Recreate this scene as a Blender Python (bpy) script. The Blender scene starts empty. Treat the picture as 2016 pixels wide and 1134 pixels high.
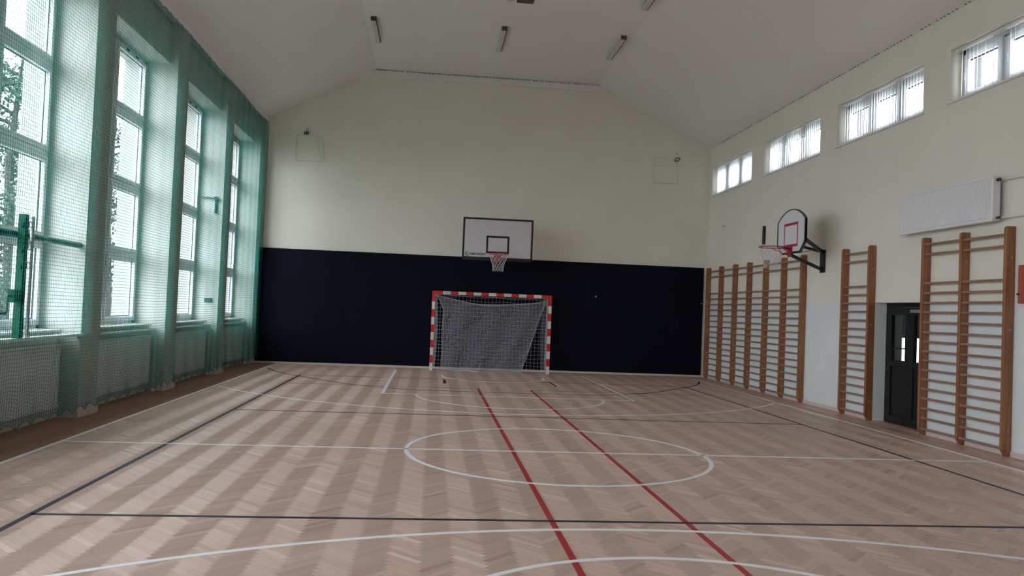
import bpy, math, random
from mathutils import Vector, Matrix
random.seed(7)
scn = bpy.context.scene
col = scn.collection

# ---------------------------------------------------------------- camera
CAM = dict(x=-1.5445, y=-9.2870, z=1.6634, yaw=0.0997059, pitch=0.0276186, roll=0.0402856, f=1552.709)
def make_camera():
    cd = bpy.data.cameras.new('camera'); co = bpy.data.objects.new('camera', cd); col.objects.link(co)
    cy, sy = math.cos(CAM['yaw']), math.sin(CAM['yaw']); cp, sp = math.cos(CAM['pitch']), math.sin(CAM['pitch'])
    fwd = Vector((sy*cp, cy*cp, sp)); right = Vector((cy, -sy, 0)); up = right.cross(fwd)
    cr, sr = math.cos(CAM['roll']), math.sin(CAM['roll'])
    r2 = right*cr + up*sr; u2 = up*cr - right*sr
    m = Matrix((r2, u2, -fwd)).transposed().to_4x4()
    m.translation = Vector((CAM['x'], CAM['y'], CAM['z']))
    co.matrix_world = m
    cd.sensor_width = 36; cd.sensor_fit = 'HORIZONTAL'; cd.lens = 36*CAM['f']/2016
    cd.clip_start = 0.05; cd.clip_end = 500
    scn.camera = co
make_camera()

# ---------------------------------------------------------------- world, view, lights
vs = scn.view_settings
vs.view_transform = 'Standard'; vs.look = 'None'; vs.gamma = 1; vs.use_curve_mapping = False
vs.exposure = 1.47
w = bpy.data.worlds.new('world'); scn.world = w; w.use_nodes = True
nt = w.node_tree; nt.nodes.clear()
wo = nt.nodes.new('ShaderNodeOutputWorld'); bg = nt.nodes.new('ShaderNodeBackground')
tc = nt.nodes.new('ShaderNodeTexCoord'); sep = nt.nodes.new('ShaderNodeSeparateXYZ'); mr = nt.nodes.new('ShaderNodeMapRange')
cr_ = nt.nodes.new('ShaderNodeValToRGB')
nt.links.new(tc.outputs['Generated'], sep.inputs[0]); nt.links.new(sep.outputs['Z'], mr.inputs[0])
mr.inputs[1].default_value = -0.1; mr.inputs[2].default_value = 0.9
nt.links.new(mr.outputs[0], cr_.inputs[0]); nt.links.new(cr_.outputs[0], bg.inputs[0]); nt.links.new(bg.outputs[0], wo.inputs[0])
cr_.color_ramp.elements[0].color = (0.86, 0.90, 0.97, 1); cr_.color_ramp.elements[1].color = (0.88, 0.92, 1.0, 1)
# overcast sky with a broad bright patch behind the camera
SKY, GLOW, GEXP = 2.0, 5.2, 5.0
vn = nt.nodes.new('ShaderNodeVectorMath'); vn.operation = 'NORMALIZE'; nt.links.new(tc.outputs['Generated'], vn.inputs[0])
vd = nt.nodes.new('ShaderNodeVectorMath'); vd.operation = 'DOT_PRODUCT'; nt.links.new(vn.outputs[0], vd.inputs[0])
vd.inputs[1].default_value = Vector((-0.42, -0.80, 0.42)).normalized()
def wm(op, a, b):
    x = nt.nodes.new('ShaderNodeMath'); x.operation = op
    for i, v in enumerate((a, b)):
        if isinstance(v, float): x.inputs[i].default_value = v
        else: nt.links.new(v, x.inputs[i])
    return x.outputs[0]
st = wm('ADD', wm('MULTIPLY', wm('POWER', wm('MAXIMUM', vd.outputs['Value'], 0.0), GEXP), GLOW), SKY)
nt.links.new(st, bg.inputs[1])

BAYS = [(-11.03, -8.29), (-7.69, -4.95), (-4.35, -1.61), (-0.99, 1.75), (2.35, 5.07), (5.68, 8.42), (9.05, 11.78)]
CLER = [(-11.2, -8.5), (-7.75, -5.05), (-4.3, -1.6), (-0.87, 1.83), (2.48, 5.16), (5.84, 8.55), (9.27, 12.0)]
def portal(name, loc, rot, sx, sy):
    l = bpy.data.lights.new(name, 'AREA'); l.shape = 'RECTANGLE'; l.size = sx; l.size_y = sy
    l.cycles.is_portal = True
    o = bpy.data.objects.new(name, l); o.location = loc; o.rotation_euler = rot; col.objects.link(o)
for a, b in BAYS:
    portal('window_daylight', (-7.2, (a+b)/2, 3.5), (0, -math.pi/2, 0), 4.9, b-a+0.2)
for a, b in CLER:
    portal('clerestory_daylight', (6.75, (a+b)/2, 5.45), (0, math.pi/2, 0), 1.0, b-a+0.2)

# ---------------------------------------------------------------- room measures
WY = 12.185; BY = -12.2; RX = 6.09; PX_ = -6.18; HX = -6.32; GX_ = -6.75; OX = -7.09; NX = -6.46
SILL, HEAD = 1.15, 5.76
CZ, CL, CRX = 8.0, -3.3, 2.72          # flat ceiling height and its two creases
EL, ER = 6.50, 6.42                     # eaves

# ---------------------------------------------------------------- materials
def mat(name, c, rough=0.5, metal=0.0, spec=0.5, noise=0.0, nscale=8.0, bump=0.0, bscale=60.0, coat=0.0):
    m = bpy.data.materials.new(name); m.use_nodes = True
    n = m.node_tree; b = n.nodes['Principled BSDF']
    b.inputs['Base Color'].default_value = (*c, 1); b.inputs['Roughness'].default_value = rough
    b.inputs['Metallic'].default_value = metal; b.inputs['Specular IOR Level'].default_value = spec
    b.inputs['Coat Weight'].default_value = coat
    t = n.nodes.new('ShaderNodeTexCoord')
    if noise > 0:
        nz = n.nodes.new('ShaderNodeTexNoise'); nz.inputs['Scale'].default_value = nscale; nz.inputs['Detail'].default_value = 4
        n.links.new(t.outputs['Object'], nz.inputs['Vector'])
        r = n.nodes.new('ShaderNodeMapRange'); r.inputs[3].default_value = 1-noise; r.inputs[4].default_value = 1+noise
        r.inputs[1].default_value = 0.25; r.inputs[2].default_value = 0.75
        n.links.new(nz.outputs[0], r.inputs[0])
        mx = n.nodes.new('ShaderNodeVectorMath'); mx.operation = 'SCALE'; mx.inputs[0].default_value = c
        n.links.new(r.outputs[0], mx.inputs['Scale']); n.links.new(mx.outputs[0], b.inputs['Base Color'])
    if bump > 0:
        nb = n.nodes.new('ShaderNodeTexNoise'); nb.inputs['Scale'].default_value = bscale
        n.links.new(t.outputs['Object'], nb.inputs['Vector'])
        bp = n.nodes.new('ShaderNodeBump'); bp.inputs['Strength'].default_value = bump; bp.inputs['Distance'].default_value = 0.005
        n.links.new(nb.outputs[0], bp.inputs['Height']); n.links.new(bp.outputs[0], b.inputs['Normal'])
    return m

def node(n, typ, *ins, **kw):
    x = n.nodes.new(typ)
    for k, v in kw.items(): setattr(x, k, v)
    for i, v in enumerate(ins):
        if v is None: continue
        if isinstance(v, (int, float, tuple)): x.inputs[i].default_value = v
        else: n.links.new(v, x.inputs[i])
    return x
def M_(n, op, *a): return node(n, 'ShaderNodeMath', *a, operation=op).outputs[0]

def wall_paint(name, upper, lower, line):
    m = bpy.data.materials.new(name); m.use_nodes = True; n = m.node_tree; b = n.nodes['Principled BSDF']
    b.inputs['Roughness'].default_value = 0.75; b.inputs['Specular IOR Level'].default_value = 0.25
    g = node(n, 'ShaderNodeNewGeometry'); s = node(n, 'ShaderNodeSeparateXYZ', g.outputs['Position'])
    f = M_(n, 'GREATER_THAN', s.outputs['Z'], line)
    mx = node(n, 'ShaderNodeMix', data_type='RGBA'); n.links.new(f, mx.inputs[0])
    mx.inputs[6].default_value = (*lower, 1); mx.inputs[7].default_value = (*upper, 1)
    nz = node(n, 'ShaderNodeTexNoise'); nz.inputs['Scale'].default_value = 1.3; nz.inputs['Detail'].default_value = 5
    n.links.new(g.outputs['Position'], nz.inputs['Vector'])
    r = node(n, 'ShaderNodeMapRange', nz.outputs[0], 0.3, 0.7, 0.975, 1.02)
    mm = node(n, 'ShaderNodeVectorMath', operation='SCALE'); n.links.new(mx.outputs[2], mm.inputs[0]); n.links.new(r.outputs[0], mm.inputs['Scale'])
    n.links.new(mm.outputs[0], b.inputs['Base Color'])
    nb = node(n, 'ShaderNodeTexNoise'); nb.inputs['Scale'].default_value = 90
    n.links.new(g.outputs['Position'], nb.inputs['Vector'])
    bp = node(n, 'ShaderNodeBump'); bp.inputs['Strength'].default_value = 0.15; bp.inputs['Distance'].default_value = 0.003
    n.links.new(nb.outputs[0], bp.inputs['Height']); n.links.new(bp.outputs[0], b.inputs['Normal'])
    return m

def parquet():
    m = bpy.data.materials.new('herringbone_parquet'); m.use_nodes = True; n = m.node_tree; b = n.nodes['Principled BSDF']
    L = n.links
    W_, N = 0.0505, 6
    g = node(n, 'ShaderNodeNewGeometry'); s = node(n, 'ShaderNodeSeparateXYZ', g.outputs['Position'])
    X, Y = s.outputs['X'], s.outputs['Y']
    X = M_(n, 'ADD', X, 50.0-0.0425); Y = M_(n, 'ADD', Y, 50.0)
    k = 0.70710678/W_
    a = M_(n, 'MULTIPLY', M_(n, 'ADD', X, Y), k); c = M_(n, 'MULTIPLY', M_(n, 'SUBTRACT', Y, X), k)
    i = M_(n, 'FLOOR', a); j = M_(n, 'FLOOR', c)
    d = M_(n, 'SUBTRACT', i, j)
    q = M_(n, 'DIVIDE', d, 2.0*N); fq = M_(n, 'FLOOR', q)
    kk = M_(n, 'SUBTRACT', d, M_(n, 'MULTIPLY', fq, 2.0*N))
    hor = M_(n, 'LESS_THAN', kk, N-0.5)                      # 1: plank lies along +45, 0: along -45
    ida = M_(n, 'ADD', M_(n, 'MULTIPLY', hor, j), M_(n, 'MULTIPLY', M_(n, 'SUBTRACT', 1.0, hor), i))
    idv = node(n, 'ShaderNodeCombineXYZ', ida, fq, hor)
    wn = node(n, 'ShaderNodeTexWhiteNoise', noise_dimensions='3D'); L.new(idv.outputs[0], wn.inputs['Vector'])
    # plank tone
    ramp = node(n, 'ShaderNodeValToRGB'); L.new(wn.outputs['Value'], ramp.inputs[0]); e = ramp.color_ramp.elements
    e[0].color = (0.50, 0.325, 0.255, 1); e[1].color = (0.74, 0.56, 0.47, 1); e[1].position = 1.0
    for p_, c_ in ((0.12, (0.585, 0.405, 0.32, 1)), (0.5, (0.615, 0.43, 0.342, 1)), (0.9, (0.65, 0.465, 0.375, 1))):
        x = e.new(p_); x.color = c_
    # grain
    along = M_(n, 'ADD', M_(n, 'MULTIPLY', hor, a), M_(n, 'MULTIPLY', M_(n, 'SUBTRACT', 1.0, hor), c))
    across = M_(n, 'ADD', M_(n, 'MULTIPLY', hor, c), M_(n, 'MULTIPLY', M_(n, 'SUBTRACT', 1.0, hor), a))
    gv = node(n, 'ShaderNodeCombineXYZ', M_(n, 'MULTIPLY', along, 0.25), M_(n, 'MULTIPLY', across, 6.0), M_(n, 'MULTIPLY', wn.outputs['Value'], 40.0))
    gn = node(n, 'ShaderNodeTexNoise'); gn.inputs['Scale'].default_value = 1.0; gn.inputs['Detail'].default_value = 3; L.new(gv.outputs[0], gn.inputs['Vector'])
    gr = node(n, 'ShaderNodeMapRange', gn.outputs[0], 0.3, 0.7, 0.93, 1.06)
    # large soft wear
    bn = node(n, 'ShaderNodeTexNoise'); bn.inputs['Scale'].default_value = 0.8; bn.inputs['Detail'].default_value = 3; L.new(g.outputs['Position'], bn.inputs['Vector'])
    br = node(n, 'ShaderNodeMapRange', bn.outputs[0], 0.3, 0.7, 0.95, 1.05)
    # joints
    fa = M_(n, 'FRACT', across); ja = M_(n, 'MINIMUM', fa, M_(n, 'SUBTRACT', 1.0, fa))
    jm = M_(n, 'LESS_THAN', ja, 0.015)
    tone = M_(n, 'MULTIPLY', M_(n, 'MULTIPLY', gr.outputs[0], br.outputs[0]), M_(n, 'SUBTRACT', 1.0, M_(n, 'MULTIPLY', jm, 0.18)))
    mul = node(n, 'ShaderNodeVectorMath', operation='SCALE'); L.new(ramp.outputs[0], mul.inputs[0]); L.new(tone, mul.inputs['Scale'])
    # part of the window sheen on alternate plank rows, put into their tone
    dif = M_(n, 'ADD', 1.0, M_(n, 'MULTIPLY', M_(n, 'SUBTRACT', 0.5, hor), PARQ_DIFF))
    mul2 = node(n, 'ShaderNodeVectorMath', operation='SCALE'); L.new(mul.outputs[0], mul2.inputs[0]); L.new(dif, mul2.inputs['Scale'])
    # darker, redder run-off border outside the side lines
    bx_ = M_(n, 'LESS_THAN', s.outputs['X'], -5.60)
    bxr = M_(n, 'GREATER_THAN', s.outputs['X'], 5.50)
    mx = node(n, 'ShaderNodeMix', data_type='RGBA'); L.new(bx_, mx.inputs[0]); L.new(mul2.outputs[0], mx.inputs[6])
    dk = node(n, 'ShaderNodeVectorMath', operation='MULTIPLY'); L.new(mul2.outputs[0], dk.inputs[0]); dk.inputs[1].default_value = (0.50, 0.36, 0.29)
    L.new(dk.outputs[0], mx.inputs[7])
    mx2 = node(n, 'ShaderNodeMix', data_type='RGBA'); L.new(bxr, mx2.inputs[0]); L.new(mx.outputs[2], mx2.inputs[6])
    dk2 = node(n, 'ShaderNodeVectorMath', operation='MULTIPLY'); L.new(mul2.outputs[0], dk2.inputs[0]); dk2.inputs[1].default_value = (0.92, 0.80, 0.76)
    L.new(dk2.outputs[0], mx2.inputs[7])
    L.new(mx2.outputs[2], b.inputs['Base Color'])
    # fibres: anisotropic sheen along each plank
    hs = M_(n, 'SUBTRACT', M_(n, 'MULTIPLY', hor, 2.0), 1.0)
    tv = node(n, 'ShaderNodeCombineXYZ', 0.70710678, M_(n, 'MULTIPLY', hs, 0.70710678), 0.0)
    L.new(tv.outputs[0], b.inputs['Tangent'])
    b.inputs['Anisotropic'].default_value = FLOOR_ANISO; b.inputs['Anisotropic Rotation'].default_value = FLOOR_AROT
    rr = node(n, 'ShaderNodeMapRange', wn.outputs['Value'], 0.0, 1.0, FLOOR_ROUGH-0.03, FLOOR_ROUGH+0.03)
    # the matt border has no lacquer sheen
    rmix = M_(n, 'ADD', rr.outputs[0], M_(n, 'MULTIPLY', bx_, 0.2))
    L.new(rmix, b.inputs['Roughness'])
    b.inputs['Specular IOR Level'].default_value = FLOOR_SPEC
    return m
PARQ_DIFF, FLOOR_ANISO, FLOOR_AROT, FLOOR_ROUGH, FLOOR_SPEC = 0.20, 0.93, 0.25, 0.40, 0.7

def wood(name, c1, c2, axis='Z'):
    m = bpy.data.materials.new(name); m.use_nodes = True; n = m.node_tree; b = n.nodes['Principled BSDF']
    t = node(n, 'ShaderNodeTexCoord'); mp = node(n, 'ShaderNodeMapping', t.outputs['Object'])
    mp.inputs['Scale'].default_value = {'Z': (25, 25, 1.2), 'Y': (25, 1.2, 25), 'X': (1.2, 25, 25)}[axis]
    nz = node(n, 'ShaderNodeTexNoise', mp.outputs[0]); nz.inputs['Scale'].default_value = 1.0; nz.inputs['Detail'].default_value = 5
    r = node(n, 'ShaderNodeValToRGB'); n.links.new(nz.outputs[0], r.inputs[0])
    r.color_ramp.elements[0].color = (*c1, 1); r.color_ramp.elements[0].position = 0.3
    r.color_ramp.elements[1].color = (*c2, 1); r.color_ramp.elements[1].position = 0.7
    n.links.new(r.outputs[0], b.inputs['Base Color']); b.inputs['Roughness'].default_value = 0.4
    return m

def glass(name, tint=(0.93, 0.97, 0.96), refl=0.08):
    m = bpy.data.materials.new(name); m.use_nodes = True; n = m.node_tree; n.nodes.clear()
    o = node(n, 'ShaderNodeOutputMaterial'); tr = node(n, 'ShaderNodeBsdfTransparent'); tr.inputs[0].default_value = (*tint, 1)
    gl = node(n, 'ShaderNodeBsdfGlossy'); gl.inputs['Roughness'].default_value = 0.02; gl.inputs[0].default_value = (1, 1, 1, 1)
    lw = node(n, 'ShaderNodeLayerWeight'); fr = M_(n, 'MULTIPLY_ADD', M_(n, 'POWER', lw.outputs['Facing'], 5.0), 0.4, 0.025)
    mx = node(n, 'ShaderNodeMixShader', fr, tr.outputs[0], gl.outputs[0]); n.links.new(mx.outputs[0], o.inputs[0])
    return m

CREAM = (0.80, 0.775, 0.68); PALE = (0.74, 0.78, 0.77)
m_wall = wall_paint('cream_wall_paint', CREAM, CREAM, 2.05)
m_wallr = wall_paint('cream_and_pale_wall_paint', CREAM, PALE, 2.04)
m_ceil = mat('white_ceiling_paint', (0.82, 0.785, 0.765), 0.85, spec=0.2, noise=0.015, nscale=0.7)
m_left = mat('pale_green_white_paint', (0.58, 0.61, 0.56), 0.75, spec=0.25, noise=0.02, nscale=1.5)
m_floor = parquet()
m_white_trim = mat('white_trim_paint', (0.82, 0.81, 0.79), 0.45, noise=0.02)
m_base = mat('pale_skirting_paint', (0.62, 0.54, 0.48), 0.5, noise=0.05, nscale=4)
m_pvc = mat('white_pvc', (0.82, 0.84, 0.87), 0.3, noise=0.01)
m_seal = mat('dark_rubber_seal', (0.03, 0.035, 0.035), 0.6)
m_glass = glass('window_glass', (0.95, 0.96, 0.965))
m_line_w = mat('white_line_paint', (0.92, 0.93, 0.95), 0.38, spec=0.6, noise=0.02, nscale=3)
m_line_n = mat('navy_line_paint', (0.022, 0.021, 0.034), 0.5, spec=0.35)
m_line_r = mat('red_line_paint', (0.42, 0.015, 0.02), 0.42, spec=0.5)
m_line_br = mat('thin_dark_red_line_paint', (0.18, 0.05, 0.045), 0.42, spec=0.5)
m_pad = mat('navy_pad_vinyl', (0.0032, 0.0045, 0.011), 0.75, spec=0.12, noise=0.08, nscale=2, bump=0.2, bscale=25)
m_black = mat('black_powder_coat', (0.010, 0.010, 0.011), 0.4, bump=0.1, bscale=200)
m_boardw = mat('white_board_laminate', (0.62, 0.60, 0.61), 0.35, noise=0.01)
m_boardw2 = mat('white_board_laminate_bright', (0.72, 0.72, 0.75), 0.35, noise=0.01)
m_red = mat('red_paint', (0.62, 0.018, 0.015), 0.4, noise=0.04)
m_rim = mat('rim_red_paint', (0.50, 0.04, 0.035), 0.4)
m_crim = mat('crimson_paint', (0.36, 0.012, 0.04), 0.4)
m_bandw = mat('white_band_paint', (0.72, 0.70, 0.66), 0.4, noise=0.03)
m_cord = mat('white_net_cord', (0.66, 0.65, 0.68), 0.8)
m_cord2 = mat('grey_net_cord', (0.56, 0.56, 0.64), 0.85)
m_green_net = mat('green_net_cord', (0.025, 0.135, 0.11), 0.7)
def _translucent(m, c, f):
    n = m.node_tree; o = n.nodes['Material Output']; b = n.nodes['Principled BSDF']
    t = node(n, 'ShaderNodeBsdfTranslucent'); t.inputs[0].default_value = (*c, 1)
    x = node(n, 'ShaderNodeMixShader', f, b.outputs[0], t.outputs[0]); n.links.new(x.outputs[0], o.inputs[0])
_translucent(m_green_net, (0.0, 0.68, 0.60), 0.6)
m_post_wood = wood('varnished_pine_upright', (0.23, 0.085, 0.035), (0.36, 0.155, 0.068), 'Z')
m_rung_wood = wood('varnished_beech_rung', (0.24, 0.135, 0.10), (0.36, 0.22, 0.165), 'Y')
m_radiator = mat('white_radiator_enamel', (0.80, 0.79, 0.80), 0.35)
m_chrome = mat('galvanised_steel', (0.55, 0.56, 0.56), 0.35, metal=0.8, noise=0.05)
m_green_steel = mat('green_enamel_steel', (0.0, 0.085, 0.04), 0.35, noise=0.05)
m_dgreen_steel = mat('dark_green_enamel_steel', (0.002, 0.035, 0.028), 0.35)
m_blind = mat('white_blind_fabric', (0.80, 0.83, 0.82), 0.7)
m_darkgap = mat('dark_opening', (0.01, 0.01, 0.01), 0.9)
m_brown = mat('dark_brown_enamel', (0.06, 0.05, 0.04), 0.5)
m_lampw = mat('lamp_housing_white', (0.60, 0.585, 0.56), 0.4)
m_diff = mat('unlit_diffuser_plastic', (0.62, 0.60, 0.575), 0.25)
m_alu_black = mat('black_anodised_aluminium', (0.008, 0.009, 0.010), 0.5, spec=0.35)
m_door_glass = glass('door_glass', (0.70, 0.76, 0.74))
m_refl_sheet = mat('dark_green_screen', (0.22, 0.27, 0.25), 0.7)
m_rubber2 = mat('slot_grey', (0.22, 0.21, 0.19), 0.8)
m_rubber = mat('pale_rod_paint', (0.70, 0.69, 0.61), 0.5)
m_ext = mat('exterior_render', (0.36, 0.37, 0.34), 0.85, noise=0.03, nscale=2)
m_ext2 = mat('dark_exterior_render', (0.14, 0.15, 0.14), 0.85, noise=0.03, nscale=2)
m_ground = mat('pale_paving', (0.36, 0.36, 0.33), 0.9, noise=0.3, nscale=1.2)  # ground tone made pale to bounce daylight up onto the ceiling
m_bark = mat('bark', (0.035, 0.035, 0.03), 0.9, noise=0.3, nscale=12, bump=0.4, bscale=40)
m_leaf = mat('leaf_green', (0.035, 0.08, 0.05), 0.6, noise=0.4, nscale=3)
m_leaf2 = mat('leaf_dark', (0.022, 0.055, 0.035), 0.6, noise=0.4, nscale=3)
m_redbox = wood('red_brown_box_wood', (0.30, 0.05, 0.025), (0.42, 0.09, 0.045), 'Z')

# ---------------------------------------------------------------- mesh builder
class MB:
    def __init__(s): s.v = []; s.f = []; s.mi = []; s.cur = 0
    def quad(s, a, b, c, d):
        n = len(s.v); s.v += [a, b, c, d]; s.f.append((n, n+1, n+2, n+3)); s.mi.append(s.cur); return s
    def poly(s, pts):
        n = len(s.v); s.v += list(pts); s.f.append(tuple(range(n, n+len(pts)))); s.mi.append(s.cur); return s
    def box(s, x0, x1, y0, y1, z0, z1):
        n = len(s.v)
        s.v += [(x0,y0,z0),(x1,y0,z0),(x1,y1,z0),(x0,y1,z0),(x0,y0,z1),(x1,y0,z1),(x1,y1,z1),(x0,y1,z1)]
        for q in ((0,3,2,1),(4,5,6,7),(0,1,5,4),(1,2,6,5),(2,3,7,6),(3,0,4,7)):
            s.f.append(tuple(n+i for i in q)); s.mi.append(s.cur)
        return s
    def obox(s, c, ax, ay, az, hx, hy, hz):      # oriented box
        c = Vector(c); n = len(s.v)
        for sz in (-1, 1):
            for sx, sy in ((-1,-1),(1,-1),(1,1),(-1,1)):
                s.v.append(tuple(c + ax*hx*sx + ay*hy*sy + az*hz*sz))
        for q in ((0,3,2,1),(4,5,6,7),(0,1,5,4),(1,2,6,5),(2,3,7,6),(3,0,4,7)):
            s.f.append(tuple(n+i for i in q)); s.mi.append(s.cur)
        return s
    def tube(s, pts, r, sides=8, cap=True, closed=False):
        pts = [Vector(p) for p in pts]; n0 = len(s.v); m = len(pts); rs = r if isinstance(r, (list, tuple)) else [r]*m
        prev = None
        for i, p in enumerate(pts):
            if closed: t = (pts[(i+1) % m] - pts[i-1])
            else: t = (pts[min(i+1, m-1)] - pts[max(i-1, 0)])
            t.normalize()
            if prev is None:
                up = Vector((0, 0, 1)) if abs(t.z) < 0.9 else Vector((1, 0, 0))
                u = t.cross(up).normalized()
            else:
                u = (prev - t*prev.dot(t)).normalized()
            prev = u; vv = t.cross(u)
            for k in range(sides):
                a = 2*math.pi*k/sides
                s.v.append(tuple(p + (u*math.cos(a) + vv*math.sin(a))*rs[i]))
        rng = m if closed else m-1
        for i in range(rng):
            i2 = (i+1) % m
            for k in range(sides):
                k2 = (k+1) % sides
                s.f.append((n0+i*sides+k, n0+i*sides+k2, n0+i2*sides+k2, n0+i2*sides+k)); s.mi.append(s.cur)
        if cap and not closed:
            s.f.append(tuple(n0+k for k in range(sides))[::-1]); s.mi.append(s.cur)
            s.f.append(tuple(n0+(m-1)*sides+k for k in range(sides))); s.mi.append(s.cur)
        return s
    def cyl(s, a, b, r, sides=12): return s.tube([a, b], r, sides)
    def bar(s, a, b, w, h):                     # rectangular bar from a to b
        a = Vector(a); b = Vector(b); t = (b-a); L = t.length; t.normalize()
        up = Vector((0,0,1)) if abs(t.z) < 0.95 else Vector((1,0,0))
        u = t.cross(up).normalized(); vv = u.cross(t)
        return s.obox((a+b)/2, t, u, vv, L/2, w/2, h/2)
    def extr(s, outline, axis, t0, t1):        # outline of 2D pts extruded along axis ('x','y','z')
        def P(p, t): return {'x': (t, p[0], p[1]), 'y': (p[0], t, p[1]), 'z': (p[0], p[1], t)}[axis]
        n = len(s.v); m = len(outline)
        s.v += [P(p, t0) for p in outline] + [P(p, t1) for p in outline]
        s.f.append(tuple(range(n, n+m))); s.mi.append(s.cur); s.f.append(tuple(range(n+m, n+2*m))[::-1]); s.mi.append(s.cur)
        for i in range(m):
            k = (i+1) % m
            s.f.append((n+i, n+k, n+m+k, n+m+i)); s.mi.append(s.cur)
        return s
    def build(s, name, mats, parent=None, smooth=False, bevel=0.0, fix=True):
        if not isinstance(mats, (list, tuple)): mats = [mats]
        me = bpy.data.meshes.new(name); me.from_pydata([tuple(v) for v in s.v], [], s.f)
        for x in mats: me.materials.append(x)
        if len(mats) > 1:
            for p, i in zip(me.polygons, s.mi): p.material_index = i
        if fix and len(s.f) < 60000:
            import bmesh
            bm = bmesh.new(); bm.from_mesh(me); bmesh.ops.recalc_face_normals(bm, faces=bm.faces); bm.to_mesh(me); bm.free()
        if smooth:
            for p in me.polygons: p.use_smooth = True
        o = bpy.data.objects.new(name, me); col.objects.link(o)
        if parent is not None: o.parent = parent
        if bevel > 0:
            b = o.modifiers.new('bevel', 'BEVEL'); b.width = bevel; b.segments = 2; b.limit_method = 'ANGLE'
        return o

def recenter(o, p):
    p = Vector(p); o.data.transform(Matrix.Translation(-p)); o.location = p; return o
def tag(o, label, cat, group=None, kind=None):
    o['label'] = label; o['category'] = cat
    if group: o['group'] = group
    if kind: o['kind'] = kind
    return o
def empty(name, loc=(0,0,0), rz=0):
    o = bpy.data.objects.new(name, None); col.objects.link(o); o.location = loc; o.rotation_euler = (0,0,rz)
    o.empty_display_size = 0.1
    return o
def struct(o): o['kind'] = 'structure'; return o
def copy_tree(o, parent=None):
    c = o.copy(); col.objects.link(c); c.parent = parent
    for ch in [x for x in o.children]: copy_tree(ch, c)
    return c

# ================================================================ SETTING
# floor
fl = MB(); fl.box(OX, 6.7, BY-0.3, WY+0.3, -0.2, 0.0)
floor = struct(fl.build('floor', m_floor))

# painted court marks: thin paint films, parts of the floor
def strip(name, pts, w, m, z=0.0012, closed=False):
    b = MB(); n = len(pts); L = []; R = []
    for i, p in enumerate(pts):
        a = pts[(i-1) % n] if (closed or i > 0) else pts[i]
        c = pts[(i+1) % n] if (closed or i < n-1) else pts[i]
        tx, ty = c[0]-a[0], c[1]-a[1]; l = math.hypot(tx, ty); tx /= l; ty /= l
        L.append((p[0]-ty*w/2, p[1]+tx*w/2)); R.append((p[0]+ty*w/2, p[1]-tx*w/2))
    h = z
    for i in range(n if closed else n-1):
        k = (i+1) % n
        b.quad((*R[i], h), (*R[k], h), (*L[k], h), (*L[i], h))
        b.quad((*R[i], 0.0), (*R[k], 0.0), (*R[k], h), (*R[i], h))
        b.quad((*L[k], 0.0), (*L[i], 0.0), (*L[i], h), (*L[k], h))
    return b.build(name, m, floor, fix=False)
def arc(cx, cy, r, a0, a1, n=64):
    return [(cx+r*math.cos(math.radians(a0+(a1-a0)*i/n)), cy+r*math.sin(math.radians(a0+(a1-a0)*i/n))) for i in range(n+1)]
W5 = 0.05
XL, XR = -5.586, 5.477
zr, zn, zw = 0.0008, 0.0014, 0.0020
strip('sideline', [(XL, BY+0.9), (XL, 11.35)], W5, m_line_w, zw)
strip('sideline', [(XR, BY+0.9), (XR, 11.35)], W5, m_line_w, zw)
strip('halfway_line', [(XL, 0), (XR, 0)], W5, m_line_w, zw)
strip('centre_circle', arc(0, 0, 1.775, 0, 360, 96)[:-1], W5, m_line_w, zw, closed=True)
for sgn in (1, -1):
    F = 5.733*sgn
    strip('free_throw_line', [(-2.43, F), (2.43, F)], W5, m_line_w, zw)
    strip('key_line', [(-2.405, F), (-2.405, 11.2*sgn)], W5*1.3, m_line_w, zw)
    strip('key_line', [(2.42, F), (2.42, 11.2*sgn)], W5, m_line_w, zw)
    strip('free_throw_arc', arc(0, F, 1.775, 180 if sgn > 0 else 0, 360 if sgn > 0 else 180), W5, m_line_w, zw)
    B = 9.92*sgn
    th = math.degrees(math.acos(5.5/6.65))
    if sgn > 0: strip('three_point_arc', arc(0, B, 6.65, 180+th, 360-th), W5, m_line_w, zw)
    else: strip('three_point_arc', arc(0, B, 6.65, th, 180-th), W5, m_line_w, zw)
    strip('no_charge_arc', arc(0, B, 1.235, 172 if sgn > 0 else 8, 368 if sgn > 0 else -188), W5, m_line_w, zw)
strip('lane_mark', [(-2.65, 8.87), (-2.43, 8.87)], 0.10, m_line_w, zw)
strip('lane_mark', [(2.44, 8.90), (2.64, 8.90)], 0.22, m_line_w, zw)
strip('lane_mark', [(-2.56, 9.75), (-2.43, 9.75)], 0.05, m_line_w, zw)
strip('lane_mark', [(-2.56, 7.85), (-2.43, 7.85)], 0.05, m_line_w, zw)
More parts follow.
